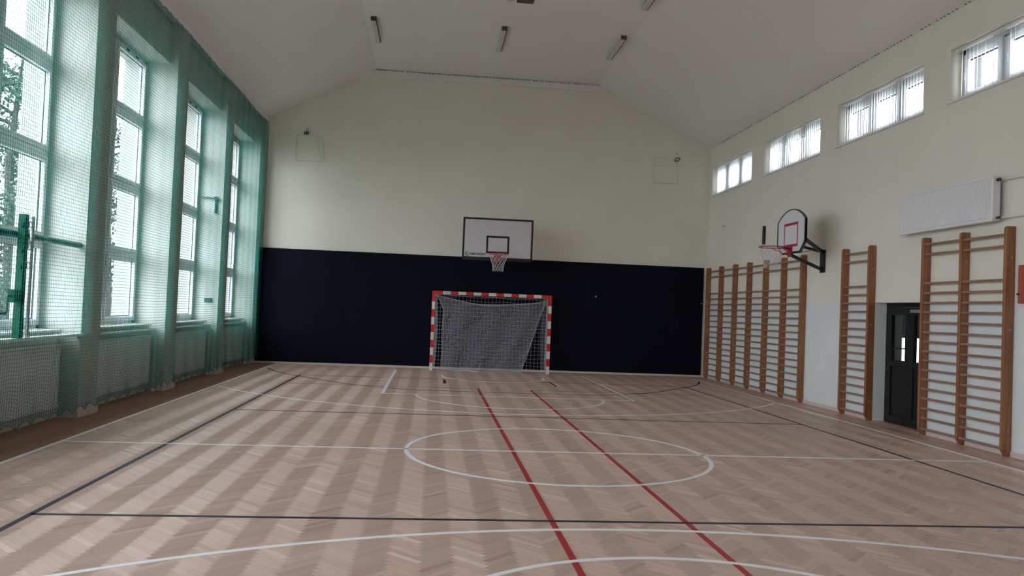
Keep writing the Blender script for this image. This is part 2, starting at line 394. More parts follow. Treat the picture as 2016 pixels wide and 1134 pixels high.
# volleyball court, navy
strip('volleyball_sideline', [(-4.45, -9.0), (-4.45, 9.04)], W5, m_line_n, zn)
strip('volleyball_sideline', [(4.48, -9.0), (4.48, 9.04)], W5, m_line_n, zn)
strip('volleyball_end_line', [(-4.45, 9.015), (4.48, 9.015)], W5, m_line_n, zn)
strip('attack_line', [(-4.45, 2.965), (4.48, 2.965)], W5, m_line_n, zn)
strip('attack_line', [(-4.45, -3.045), (4.48, -3.045)], W5, m_line_n, zn)
hb = [(5.42,10.62),(5.12,9.85),(4.72,9.17),(4.25,8.57),(3.7,7.88),(3.13,7.27),(2.5,6.84),(1.79,6.53),(0.9,6.47),(0,6.45)]
def cm(pts, n=8):
    P = [pts[0]]+pts+[pts[-1]]; out = []
    for i in range(1, len(P)-2):
        for k in range(n):
            t = k/n; q = []
            for a in (0, 1):
                p0, p1, p2, p3 = P[i-1][a], P[i][a], P[i+1][a], P[i+2][a]
                q.append(0.5*(2*p1+(p2-p0)*t+(2*p0-5*p1+4*p2-p3)*t*t+(3*p1-p0-3*p2+p3)*t**3))
            out.append(tuple(q))
    out.append(pts[-1]); return out
hbs = cm(hb)
strip('handball_arc', hbs + [(-x*1.015, y) for x, y in hbs[::-1][1:]], W5, m_line_n, zn)
strip('penalty_tick', [(-1.20, 8.0), (-1.20, 8.9)], 0.07, m_line_n, zn)
strip('penalty_tick', [(1.27, 8.05), (1.27, 9.2)], W5, m_line_n, zn)
# red lines
strip('red_lane_line', [(-0.528, -9.5), (-0.528, 7.10)], W5, m_line_r, zr)
strip('red_lane_line', [(0.576, -9.5), (0.576, 7.10)], W5, m_line_r, zr)
strip('red_end_line', [(-4.35, 7.10), (-0.528, 7.10)], 0.04, m_line_br, zr)
strip('red_end_line', [(0.576, 7.10), (4.40, 7.10)], 0.04, m_line_br, zr)

# back wall (gable) with far thickness
def gable(y0, y1, name):
    b = MB()
    o = [(OX, -0.1), (6.6, -0.1), (6.6, 6.2), (RX, ER), (CRX, CZ), (CL, CZ), (PX_, EL), (OX, 6.2)]
    o = [(OX, -0.1), (6.7, -0.1), (6.7, ER+0.4), (RX, ER+0.35), (CRX, CZ+0.3), (CL, CZ+0.3), (PX_, EL+0.35), (OX, EL+0.4)]
    b.extr(o, 'y', y0, y1)
    return struct(b.build(name, m_wall))
gable(WY, WY+0.35, 'wall_back')
gable(BY-0.35, BY, 'wall_front')
# ceiling: two slopes, flat middle
b = MB(); y0, y1 = BY-0.02, WY+0.02
prof = [(OX-0.1, EL-(-PX_-(-OX)-0.1)*0+0.0), (PX_, EL), (CL, CZ), (CRX, CZ), (RX, ER), (6.8, ER), (6.8, ER+0.3), (RX-0.1, ER+0.35), (CRX, CZ+0.3), (CL, CZ+0.3), (PX_+0.1, EL+0.35), (OX-0.1, EL+0.3)]
prof[0] = (OX-0.1, EL)
b.extr(prof, 'y', y0, y1)
ceil_ob = struct(b.build('ceiling', m_ceil))
# cornice band over the back wall with its dotted slot
b = MB(); b.box(-3.70, 3.06, WY-0.10, WY+0.005, 7.81, 7.995)
cb = struct(b.build('trim_1', m_ceil, bevel=0.008))
b = MB()
x = -3.4
while x < 2.95:
    if random.random() < 0.85: b.box(x, x+random.choice((0.02, 0.03, 0.04)), WY-0.106, WY-0.099, 7.965, 7.985)
    x += 0.075
b.build('vent_slot', m_seal, cb)
b = MB(); y = 1.0
while y < 11.5:
    if random.random() < 0.85: b.box(RX-0.03, RX-0.012, y, y+random.choice((0.02, 0.035)), ER-0.003, ER+0.008)
    y += 0.095
b.build('eave_vent_slot', m_rubber2, ceil_ob)
# painted timber laths on left / right eaves
b = MB(); b.box(PX_-0.01, PX_+0.07, BY, WY, EL-0.06, EL+0.03); struct(b.build('trim_2', m_ceil))

# left wall: parapets, pilasters, lintels, outer piers
b = MB()
b.box(OX, NX, BY, WY, -0.1, SILL-0.02)                    # parapet below the windows
b.box(OX, HX, BY, WY, HEAD, EL+0.1)                       # lintel band
edges = [BY] + [e for bay in BAYS for e in bay] + [WY]
for k in range(0, len(edges), 2):
    ya, yb = edges[k], edges[k+1]
    b.box(OX, PX_, ya, yb, -0.1, EL+0.1)
struct(b.build('wall_left', m_left))
b = MB()
for k in range(0, len(edges), 2):
    ya, yb = edges[k], edges[k+1]
    b.box(PX_-0.01, PX_+0.022, ya-0.02, yb+0.02 if yb < WY else yb, 0, 0.09)
for ya, yb in BAYS: b.box(NX-0.01, NX+0.022, ya, yb, 0, 0.10)
struct(b.build('baseboard_left', m_base))
# right wall with clerestory and door openings
b = MB(); DY0, DY1, DH = 2.36, 3.69, 2.04; CB_, CT = 5.06, 5.86; T = 6.60
b.box(RX, T, BY, DY0, -0.1, CB_); b.box(RX, T, DY1, WY, -0.1, CB_); b.box(RX, T, DY0, DY1, DH, CB_)
b.box(RX, T, BY, WY, CT, ER+0.1)
e2 = [BY] + [e for c in CLER for e in c] + [WY]
for k in range(0, len(e2), 2): b.box(RX, T, e2[k], e2[k+1], CB_, CT)
struct(b.build('wall_right', m_wallr))
b = MB(); b.box(RX-0.018, RX+0.005, BY, DY0, 0, 0.07); b.box(RX-0.018, RX+0.005, DY1, WY, 0, 0.07)
struct(b.build('baseboard_right', m_base))
b = MB(); b.box(PX_, RX, WY-0.06, WY+0.01, 0, 0.05); struct(b.build('baseboard_back', m_base))

# ---------------------------------------------------------------- left windows
ZR = [(1.19, 2.33), (2.33, 3.48), (3.48, 4.66), (4.66, 5.76)]
def left_window(idx, ya, yb):
    o = MB(); X0, X1 = GX_-0.05, GX_+0.03
    o.box(X0, X1, ya, ya+0.07, SILL, HEAD); o.box(X0, X1, yb-0.07, yb, SILL, HEAD)
    o.box(X0, X1, ya, yb, SILL, SILL+0.07); o.box(X0, X1, ya, yb, HEAD-0.07, HEAD)
    ym = (ya+yb)/2
    for z0, z1 in ZR[1:]: o.box(X0, X1+0.02, ya+0.07, yb-0.07, z0-0.035, z0+0.035)
    o.box(X0, X1, ym-0.04, ym+0.04, SILL+0.07, HEAD-0.07)
    w_ = o.build('window_%d' % idx, m_pvc, bevel=0.006); struct(w_)
    for z0, z1 in ZR:
        for (a, c) in ((ya+0.07, ym-0.04), (ym+0.04, yb-0.07)):
            s = MB(); za, zb = z0+0.037, z1-0.037
            if z0 < 1.3: za = SILL+0.072
            if z1 > 5.7: zb = HEAD-0.072
            t = 0.07
            s.box(X0+0.01, X1+0.035, a+0.003, a+t, za, zb); s.box(X0+0.01, X1+0.035, c-t, c-0.003, za, zb)
            s.box(X0+0.01, X1+0.035, a+t, c-t, za, za+t); s.box(X0+0.01, X1+0.035, a+t, c-t, zb-t, zb)
            sa = s.build('sash', m_pvc, w_, bevel=0.006)
            g = MB(); g.box(GX_-0.012, GX_+0.0, a+t, c-t, za+t, zb-t); g.build('pane', m_glass, sa)
            g = MB()
            for (p0, p1, q0, q1) in ((a+t-.001, a+t+.010, za+t, zb-t), (c-t-.010, c-t+.001, za+t, zb-t), (a+t, c-t, za+t-.001, za+t+.010), (a+t, c-t, zb-t-.010, zb-t+.001)):
                g.box(GX_+0.0, GX_+0.008, p0, p1, q0, q1)
            g.build('glazing_seal', m_seal, sa)
    h = MB()
    for yy in (ym+0.35, ym+0.75, ym-0.5): h.box(X1, X1+0.05, yy, yy+0.10, HEAD-0.11, HEAD-0.08)
    h.build('opener_gear', m_seal, w_)
    sb = MB(); sb.box(GX_+0.02, NX+0.10, ya+0.001, yb-0.12, SILL-0.015, SILL+0.02)
    sb.build('window_board', m_white_trim, w_, bevel=0.006)
    for yq, yr in ((ya, ya+0.006), (yb-0.006, yb)):
        ex = MB(); ex.box(OX, GX_-0.05, yq, yr, SILL, HEAD); ex.build('outer_reveal', m_ext, w_)
    ex = MB(); ex.box(OX-0.04, GX_-0.06, ya, yb, SILL-0.02, SILL+0.0)
    ex.build('outer_ledge', m_chrome, w_)
for i, (a, c) in enumerate(BAYS): left_window(i+1, a, c)

# ---------------------------------------------------------------- clerestory windows with vertical blinds
GR = 6.33
def cler_window(idx, ya, yb):
    o = MB(); X0, X1 = GR-0.03, GR+0.05
    o.box(X0, X1, ya, ya+0.06, CB_, CT); o.box(X0, X1, yb-0.06, yb, CB_, CT); o.box(X0, X1, ya, yb, CB_, CB_+0.06); o.box(X0, X1, ya, yb, CT-0.09, CT)
    d = (yb-ya)/3
    for k in (1, 2): o.box(X0, X1, ya+k*d-0.05, ya+k*d+0.05, CB_+0.06, CT-0.06)
    w_ = struct(o.build('window_%d' % idx, m_pvc, bevel=0.005))
    for k in range(3):
        a = ya+k*d+(0.06 if k == 0 else 0.05); c = ya+(k+1)*d-(0.06 if k == 2 else 0.05); t = 0.085
        s = MB(); za, zb = CB_+0.05, CT-0.09
        s.box(X0-0.03, X1, a+0.003, a+t, za, zb); s.box(X0-0.03, X1, c-t, c-0.003, za, zb); s.box(X0-0.03, X1, a+t, c-t, za, za+t); s.box(X0-0.03, X1, a+t, c-t, zb-t, zb)
        sa = s.build('sash', m_pvc, w_, bevel=0.005)
        g = MB(); g.box(GR+0.0, GR+0.012, a+t, c-t, za+t, zb-t); g.build('pane', m_glass, sa)
        g = MB(); g.box(GR-0.02, GR-0.004, a+t, c-t, zb-t-0.018, zb-t); g.build('glazing_seal', m_seal, sa)
        h = MB(); h.box(X0-0.05, X0-0.03, c-0.04, c-0.015, 5.38, 5.50); h.build('window_handle', m_pvc, sa)
    for yq, yr in ((ya, ya+0.006), (yb-0.006, yb)):
        ex = MB(); ex.box(GR+0.05, T, yq, yr, CB_, CT); ex.build('outer_reveal', m_ext2, w_)
    sb = MB(); sb.box(RX-0.045, GR-0.03, ya-0.03, yb+0.03, CB_-0.035, CB_-0.002); sb.build('window_sill', m_white_trim, w_, bevel=0.004)
def blind(ya, yb, label):
    r = empty('vertical_blind', (RX+0.09, (ya+yb)/2, CT))
    tag(r, label, 'window blind', 'vertical blinds in the high windows')
    yc = (ya+yb)/2
    h = MB(); h.box(-0.03, 0.03, -(yb-ya)/2+0.02, (yb-ya)/2-0.02, -0.045, -0.005); h.build('head_rail', m_white_trim, r)
    n = int((yb-ya-0.1)/0.083)
    dx, dy = 0.5, 0.866
    for k in range(n):
        y = -(yb-ya)/2+0.07+k*0.083
        s = MB(); hw = 0.044; ang = math.radians(50 + random.uniform(-3, 3)); dx, dy = math.cos(ang), math.sin(ang)
        t = 0.0006
        z0, z1 = -(CT-CB_)+0.03, -0.05
        s.obox((0, y, (z0+z1)/2), Vector((dx, dy, 0)), Vector((-dy, dx, 0)), Vector((0, 0, 1)), hw, t, (z1-z0)/2)
        s.build('blind_slat', m_blind, r)
    return r
for i, (a, c) in enumerate(CLER): cler_window(8+i, a, c)
names = {3: 'vertical blind in the high window nearest the camera, cut by the photo edge', 4: 'vertical blind in the high window above the pair of wall bars near the door',
         5: 'vertical blind in the high window above the arched side backboard', 6: 'vertical blind in the far high window next to the back corner'}
for i in (3, 4, 5, 6): blind(*CLER[i], names[i])

# ---------------------------------------------------------------- door in the right wall
DX = 6.30
o = MB(); o.box(DX, DX+0.08, DY1-0.075, DY1, 0, DH); o.box(DX, DX+0.08, DY0, DY0+0.075, 0, DH); o.box(DX, DX+0.08, DY0+0.075, DY1-0.075, DH-0.075, DH)
o.box(DX, DX+0.08, DY0+0.075, DY1-0.075, 0, 0.02)
door = struct(o.build('door_1', m_alu_black, bevel=0.004))
def leaf(a, c, active):
    s = MB(); X0, X1 = DX-0.012, DX+0.06; t = 0.095 if active else 0.13
    s.box(X0, X1, c-t, c-0.004, 0.02, DH-0.08); s.box(X0, X1, a+0.004, a+t, 0.02, DH-0.08)
    s.box(X0, X1, a+t, c-t, 0.02, 0.13); s.box(X0, X1, a+t, c-t, DH-0.20, DH-0.08); s.box(X0, X1, a+t, c-t, 0.98, 1.07)
    lf = s.build('door_leaf', m_alu_black, door, bevel=0.004)
    g = MB(); g.box(DX+0.02, DX+0.03, a+t, c-t, 1.07, DH-0.20); g.build('door_pane', m_door_glass, lf)
    g = MB(); g.box(DX+0.015, DX+0.035, a+t, c-t, 0.13, 0.98); g.build('door_panel', m_alu_black, lf)
    if active:
        h = MB(); h.tube([(DX-0.012, a+0.07, 1.28), (DX-0.07, a+0.07, 1.28), (DX-0.085, a+0.11, 1.28), (DX-0.085, a+0.30, 1.27), (DX-0.085, a+0.34, 1.24), (DX-0.085, a+0.345, 1.05)], 0.011, 8)
        h.build('door_handle', m_black, lf, smooth=True)
    return lf
leaf(3.02, DY1-0.075, True); leaf(DY0+0.075, 3.02, False)
o = MB(); o.box(DX-0.04, DX-0.012, 2.62, 2.95, DH-0.16, DH-0.11); o.build('door_closer', m_chrome, door)
# dim room beyond the door, with a light far wall and a window-lit corridor
b = MB(); b.box(6.6, 9.8, 1.3, 1.4, -0.1, 2.7); b.box(6.6, 7.7, 6.5, 6.6, -0.1, 2.7); b.box(9.0, 9.8, 6.5, 6.6, -0.1, 2.7); b.box(7.7, 9.0, 6.5, 6.6, -0.1, 0.7); b.box(7.7, 9.0, 6.5, 6.6, 2.2, 2.7); b.box(9.8, 9.9, 1.3, 6.6, -0.1, 2.7); b.box(6.6, 9.9, 1.3, 6.6, 2.6, 2.7); b.box(6.7, 9.9, 1.3, 6.6, -0.15, 0.0)
struct(b.build('wall_corridor', m_wall))

b = MB(); b.box(7.7, 9.0, 6.54, 6.55, 1.40, 2.2)  # added sheet: stands in for the dark reflection in the upper door glass
o = recenter(b.build('window_screen', m_refl_sheet), (8.35, 6.545, 1.4)); tag(o, 'dark lowered screen in the corridor window seen through the black door', 'window screen')
# ================================================================ FIXTURES: BACK WALL
# navy impact pads, panels butted together
pads = empty('wall_padding', (-0.08, WY, 0.05)); tag(pads, 'navy blue padded protection covering the lower back wall', 'wall padding')
x = -6.145; pw = (5.98+6.145)/6
for k in range(6):
    b = MB(); b.box(x+0.08+0.0003, x+pw+0.08-0.0003, -0.055, -0.001, 0.0, 3.0); b.build('pad_panel', m_pad, pads, bevel=0.0015); x += pw
for (xx, zz) in ((2.93, 2.12), (5.93, 2.05)):
    b = MB(); b.cyl((xx, WY-0.075, zz), (xx, WY-0.056, zz), 0.022, 10)
    o = recenter(b.build('wall_anchor', m_chrome), (xx, WY-0.065, zz))
    tag(o, 'small steel anchor in the navy padding ' + ('right of the goal' if xx < 4 else 'close to the right corner'), 'wall anchor', 'steel anchors in the navy padding')

# main backboard
BD = 10.755; BX = 0.05; BZ = 2.93
bb = empty('basketball_hoop', (BX, WY, BZ)); tag(bb, 'white rectangular backboard with black borders, ring and net on the back wall', 'basketball hoop')
def loc(b, fn=None): return b
by = BD-WY
b = MB(); b.box(-0.9, 0.9, by, by+0.03, 0, 1.05); b.build('backboard', m_boardw, bb, bevel=0.003)
b = MB(); f = by-0.003
for (x0, x1, z0, z1) in ((-.9, .9, 0, .05), (-.9, .9, 1.0, 1.05), (-.9, -.85, .05, 1.0), (.85, .9, .05, 1.0)): b.box(x0, x1, f, by+0.0, z0, z1)
b.build('border_line', m_black, bb)
b = MB()
for (x0, x1, z0, z1) in ((-.295, .295, .15, .20), (-.295, .295, .55, .60), (-.295, -.245, .20, .55), (.245, .295, .20, .55)): b.box(x0, x1, f, by, z0, z1)
b.build('target_square', m_black, bb)
b = MB(); b.box(-0.88, 0.88, by+0.031, by+0.07, -0.035, 0.0); b.build('lower_rail', m_black, bb)
b = MB()
for sx in (-0.55, 0.55):
    for z in (0.1, 0.9): b.bar((sx, by+0.05, z), (sx, -0.02, z), 0.05, 0.05)
    b.bar((sx, by+0.05, 0.12), (sx, -0.02, 0.88), 0.035, 0.035); b.box(sx-0.06, sx+0.06, -0.02, 0.0, 0.0, 1.0)
b.bar((-0.55, by+0.05, 0.1), (0.55, by+0.05, 0.1), 0.04, 0.04); b.bar((-0.55, by+0.05, 0.9), (0.55, by+0.05, 0.9), 0.04, 0.04)
b.build('mounting_frame', m_black, bb)
b = MB()
for (sx, sz) in ((-.61, .93), (.62, .93), (.62, .10)): b.cyl((sx, by-0.004, sz), (sx, by+0.002, sz), 0.008, 8)
b.build('bolt', m_black, bb)
# maker's mark, bottom left of the board
def text(s, size, m, parent, loc_, rot, name='lettering', shear=0.0, ext=0.001, align='LEFT', sp=1.0):
    c = bpy.data.curves.new(name, 'FONT'); c.body = s; c.size = size; c.extrude = ext; c.shear = shear; c.align_x = align; c.offset = size*0.02; c.space_character = sp
    t = bpy.data.objects.new(name, c); col.objects.link(t); t.data.materials.append(m)
    bpy.context.view_layer.update()
    me = bpy.data.meshes.new_from_object(t.evaluated_get(bpy.context.evaluated_depsgraph_get()))
    bpy.data.objects.remove(t); t = bpy.data.objects.new(name, me); col.objects.link(t)
    t.location = loc_; t.rotation_euler = rot; t.parent = parent; return t
text('OMA-SPORT', 0.075, m_black, bb, (-0.72, by-0.003, 0.095), (math.pi/2, 0, 0), shear=0.2)
b = MB(); b.tube([(-0.775+0.045*math.cos(a), by-0.003, 0.115+0.045*math.sin(a)) for a in [math.radians(40+280*k/18) for k in range(19)]], 0.007, 6)
b.tube([(-0.80, by-0.003, 0.115), (-0.75, by-0.003, 0.115)], 0.005, 6); b.build('maker_mark', m_black, bb)

def hoop_parts(parent, R0, c, axis, zr_, m_r, n=12, drop=0.42):
    """ring centred at c (local), board lies in +axis direction"""
    cx, cy = c
    ring = MB(); ring.tube([(cx+0.234*math.cos(2*math.pi*k/40), cy+0.234*math.sin(2*math.pi*k/40), zr_) for k in range(40)], 0.010, 8, closed=True)
    ax, ay = axis; px, py = -ay, ax; d = R0
    for s_ in (-1, 1):
        ring.tube([(cx+ax*0.20+px*0.12*s_, cy+ay*0.20+py*0.12*s_, zr_-0.005), (cx+ax*d+px*0.07*s_, cy+ay*d+py*0.07*s_, zr_-0.02)], 0.010, 6)
        ring.tube([(cx+ax*0.1+px*0.21*s_, cy+ay*0.1+py*0.21*s_, zr_-0.008), (cx+ax*d+px*0.07*s_, cy+ay*d+py*0.07*s_, zr_-0.14)], 0.008, 6)
    rg = ring.build('rim', m_r, parent, smooth=True)
    pl = MB(); c0 = Vector((cx+ax*(d-0.012), cy+ay*(d-0.012), zr_-0.075))
    pl.obox(c0, Vector((ax, ay, 0)), Vector((px, py, 0)), Vector((0, 0, 1)), 0.010, 0.085, 0.10)
    pl.obox(c0+Vector((-ax*0.06, -ay*0.06, 0.06)), Vector((ax, ay, 0)), Vector((px, py, 0)), Vector((0, 0, 1)), 0.055, 0.075, 0.012)
    pl.build('rim_bracket', m_r, parent, bevel=0.003)
    net = MB()
    prof_ = [(0.0, 0.228), (0.10, 0.205), (0.20, 0.165), (0.30, 0.135), (0.40, 0.130), (drop, 0.137)]
    def rad(t):
        for (t0, r0), (t1, r1) in zip(prof_, prof_[1:]):
            if t <= t1: return r0+(r1-r0)*(t-t0)/(t1-t0)
        return prof_[-1][1]
    rows = 6
    for k in range(n):
        for s_ in (-1, 1):
            pts = []
            for i in range(rows*2+1):
                t = drop*i/(rows*2); r = rad(t)
                zig = (i % 4); off = {0: 0, 1: .5, 2: 1, 3: .5}[zig]*s_
                a = 2*math.pi*(k+off*0.5)/n
                jit = 0.004*math.sin(k*3.1+i*1.7)
                pts.append((cx+(r+jit)*math.cos(a), cy+(r+jit)*math.sin(a), zr_-0.012-t))
            net.tube(pts, 0.0035, 4)
    net.build('hoop_net', m_cord, parent)
RZ = 3.045-BZ
hoop_parts(bb, 0.39, (0.0, by-0.385), (0, 1), RZ, m_rim)

# ---------------------------------------------------------------- handball goal
GY = 11.43; GXc = 0.024
goal = empty('handball_goal', (GXc, GY, 0)); tag(goal, 'red and white banded handball goal with white net against the navy padding', 'goal')
def banded(horizontal, side=0):
    b = MB(); w_ = 0.08
    if horizontal:
        cuts = [-1.58+0.08] + [-1.30+0.2*k for k in range(14)] + [1.50]
        for k in range(len(cuts)-1):
            b.cur = 0 if k % 2 == 0 else 1
            b.box(cuts[k], cuts[k+1], 0, w_, 2.0, 2.08)
    else:
        x0 = side*1.54-0.04
        cuts = [0.0+0.2*k for k in range(10)] + [2.08]
        for k in range(len(cuts)-1):
            b.cur = 1 if k % 2 == 0 else 0
            b.box(x0, x0+0.08, 0, w_, cuts[k], cuts[k+1])
    return b
banded(True).build('crossbar', [m_red, m_bandw], goal)
banded(False, -1).build('goalpost', [m_red, m_bandw], goal)
banded(False, 1).build('goalpost', [m_red, m_bandw], goal)
text('HANDBALL', 0.036, m_black, goal, (-1.28, -0.001, 2.028), (math.pi/2, 0, 0), name='crossbar_lettering', sp=0.95)
dpt = 12.09-GY
b = MB()
for s_ in (-1, 1):
    b.tube([(s_*1.56, dpt, 0.02), (s_*1.56, dpt, 1.98), (s_*1.54, 0.06, 2.04)], 0.014, 8); b.bar((s_*1.54, 0.08, 0.02), (s_*1.56, dpt, 0.02), 0.03, 0.03)
b.bar((-1.56, dpt, 0.025), (1.56, dpt, 0.025), 0.03, 0.05)
b.build('rear_frame', m_bandw, goal, smooth=False)
# main net: back, sides and top, 10 cm mesh
b = MB(); r = 0.0029
def W2(x, z): return 0.03*math.sin(3*x+2*z)*math.sin(math.pi*z/2.0)
for i in range(32):
    x = -1.55+3.1*i/31
    b.tube([(x, 0.05+0.0, 2.0), (x, dpt*0.5, 1.99-0.02*math.sin(i)), (x, dpt-0.02, 1.96)] + [(x, dpt-0.02-abs(W2(x, z)), z) for z in (1.6, 1.2, .8, .4, .05)], r, 3)
for k in range(20):
    z = 0.05+0.1*k
    b.tube([(x, dpt-0.02-abs(W2(x, z)), z+0.012*math.sin(x*7+k)) for x in [-1.55+3.1*i/30 for i in range(31)]], r, 3)
for k in range(1, 7):
    b.tube([(-1.55+3.1*i/20, 0.06+k*dpt/7, 1.995-0.02*math.sin(math.pi*i/20)) for i in range(21)], r, 3)
for s_ in (-1, 1):
    for k in range(7):
        y = 0.07+k*dpt/7
        b.tube([(s_*(1.54-0.05*math.sin(math.pi*z/2)-0.015*k), y+0.05*math.sin(z*2), z) for z in (2.0, 1.5, 1.0, .5, .03)], r, 3)
    for k in range(20):
        z = 0.05+0.1*k
        b.tube([(s_*(1.54-0.05*math.sin(math.pi*z/2)*math.sin(math.pi*y/dpt)), y, z+0.02*math.sin(6*y+k)) for y in [0.07+(dpt-0.1)*q/6 for q in range(7)]], r, 3)
b.build('goal_net', m_cord, goal, fix=False)
# inner catch net: dense curtain hung in the corners, sagging and folded
b = MB(); r = 0.0022
TL_, TR_ = (-1.47, 1.985), (1.46, 1.985)
def cur(u, v, lay):
    # u 0..1 left-right, v 0..1 top-bottom
    top = (TL_[0]+(TR_[0]-TL_[0])*u, 1.985-0.215*math.sin(math.pi*min(1, max(0, u*0.96)))**0.75)
    lx = -1.455+0.17*min(1, v*5)+0.02*v; rx = 1.45-0.60*v
    if v < 0.02: lx = -1.47
    x = lx+(rx-lx)*u
    zb = 0.045-0.02*math.sin(math.pi*u)
    z = top[1]+(zb-top[1])*v
    x += 0.012*math.sin(9*v+u*14+lay*2); z += 0.010*math.sin(12*u+7*v+lay*1.3)
    y = 0.16+0.05*math.sin(20*u+3*v)+0.03*lay+0.10*v*(1-v)
    return (x, y, z)
for lay in range(2):
    nu, nv = (62, 44)
    for i in range(nu+1):
        u = min(1, (i+0.4*lay)/nu)
        b.tube([cur(u+0.012*lay*math.sin(5*k/14), k/14, lay) for k in range(15)], r*(1.6 if i in (0, nu) else 1), 3)
    for k in range(nv+1):
        v = min(1, (k+0.5*lay)/nv)
        b.tube([cur(i/30, v, lay) for i in range(31)], r*(1.8 if k in (0, nv) else 1), 3)
b.build('catch_net', m_cord2, goal, fix=False)
b = MB()
b.tube([cur(i/30, 0, 0) for i in range(31)], 0.008, 5); b.tube([cur(0, k/14, 0) for k in range(15)], 0.007, 5); b.tube([cur(1, k/14, 0) for k in range(15)], 0.006, 5)
b.tube([(-1.26, .16, .045), (-1.0, .12, .012), (-.6, .08, .012), (-.42, .02, .012), (-.30, -.06, .012), (-.2, -.02, .012), (.1, .0, .012), (.5, .04, .012), (.86, .10, .03)], 0.008, 5)
b.tube([(-.30, -.06, .012), (-.22, .1, .3)], 0.006, 5)
b.build('net_rope', m_cord, goal)

# two pale rod brackets high on the back wall
def rod_bracket(x0, x1, z0, z1, lean, label):
    xc = (x0+x1)/2; r_ = empty('wall_bracket', (xc, WY, z0)); tag(r_, label, 'wall bracket')
    w_ = (x1-x0)/2; h_ = z1-z0
    b = MB(); b.tube([(-w_, -0.02, h_), (-w_, -0.05, 0.0)], 0.011, 6); b.tube([(w_-lean, -0.02, h_), (w_, -0.12, 0.0)], 0.011, 6)
    b.tube([(-w_, -0.03, h_), (w_-lean, -0.03, h_)], 0.008, 6); b.tube([(w_-lean, -0.01, h_), (w_, -0.01, h_-0.02), (w_+0.01, -0.01, 0)], 0.006, 6)
    b.build('rod', m_rubber, r_)
    b = MB(); b.tube([(-w_, -0.06, 0.0), (w_, -0.11, -0.01)], 0.006, 6); b.build('lower_rod', m_chrome, r_)
    return r_
ba = rod_bracket(-5.345, -4.64, 5.41, 6.10, 0.22, 'pale wire bracket with three black clips high on the back wall, left')
b = MB()
for k in (-0.045, 0, 0.045): b.box(-0.09+k-0.012, -0.09+k+0.012, -0.08, -0.04, 0.71, 0.79)
b.box(-0.10, -0.08, -0.03, 0, 0.84, 0.86); b.build('clip', m_black, ba)
bk = rod_bracket(4.435, 5.12, 5.37, 6.10, 0.02, 'pale wire bracket with a dark ring high on the back wall, right')
b = MB(); b.tube([(0.32+0.075*math.cos(a), -0.06, 0.68+0.045*math.sin(a)+0.4*0.075*math.cos(a)) for a in [2*math.pi*k/16 for k in range(16)]], 0.011, 6, closed=True)
b.build('ring', m_black, bk); b = MB(); b.box(0.31, 0.33, -0.03, 0, 0.84, 0.86); b.build('clip', m_black, bk)

# ================================================================ CEILING LAMPS
def lamp_mesh():
    r_ = empty('ceiling_lamp', (0, 0, 0)); L = 1.52
    b = MB(); b.box(-0.06, 0.06, -L/2, L/2, -0.05, 0.0); b.build('housing', m_lampw, r_, bevel=0.006)
    b = MB(); o_ = [(-0.055, -0.05), (-0.045, -0.085), (0.045, -0.085), (0.055, -0.05)]
    b.extr(o_, 'y', -L/2+0.02, L/2-0.02); b.build('diffuser', m_diff, r_, bevel=0.006)
    b = MB(); b.box(-0.064, 0.064, -L/2-0.01, -L/2+0.03, -0.088, 0.0); b.build('end_cap', m_brown, r_)
    b = MB(); b.box(-0.064, 0.064, L/2-0.03, L/2+0.01, -0.088, 0.0); b.build('end_cap', m_lampw, r_)
    b = MB(); b.box(0.052, 0.066, -L/2, L/2, -0.08, -0.045); b.build('side_clip_rail', m_brown, r_)  # dark strip put in for the shadow and dirt outline along one side
    return r_
proto = lamp_mesh()
lamps = [((-3.10, 8.93, CZ), 'off fluorescent lamp on the ceiling at the left crease, far row'), ((-0.20, 8.93, CZ), 'off fluorescent lamp in the middle of the flat ceiling, far row'),
         ((2.53, 8.93, CZ), 'off fluorescent lamp on the ceiling at the right crease, far row'), ((2.53, 5.68, CZ), 'off fluorescent lamp at the right crease, cut by the top edge of the photo'),
         ((-0.24, 5.72, CZ), 'end of an off fluorescent lamp at the top edge, beside a dark box')]
for i, (p_, lb) in enumerate(lamps):
    o = proto if i == 0 else copy_tree(proto)
    o.location = p_; tag(o, lb, 'ceiling lamp', 'fluorescent lamps on the ceiling')
r_ = empty('ceiling_speaker', (0.06, 6.2, CZ)); tag(r_, 'dark brown box on the ceiling at the top edge of the photo', 'speaker')
b = MB(); b.box(-0.17, 0.17, -0.35, 0.22, -0.14, 0); b.build('cabinet', m_brown, r_, bevel=0.01)
b = MB(); b.box(-0.14, 0.14, 0.22, 0.228, -0.12, -0.02); b.build('grille', m_black, r_)

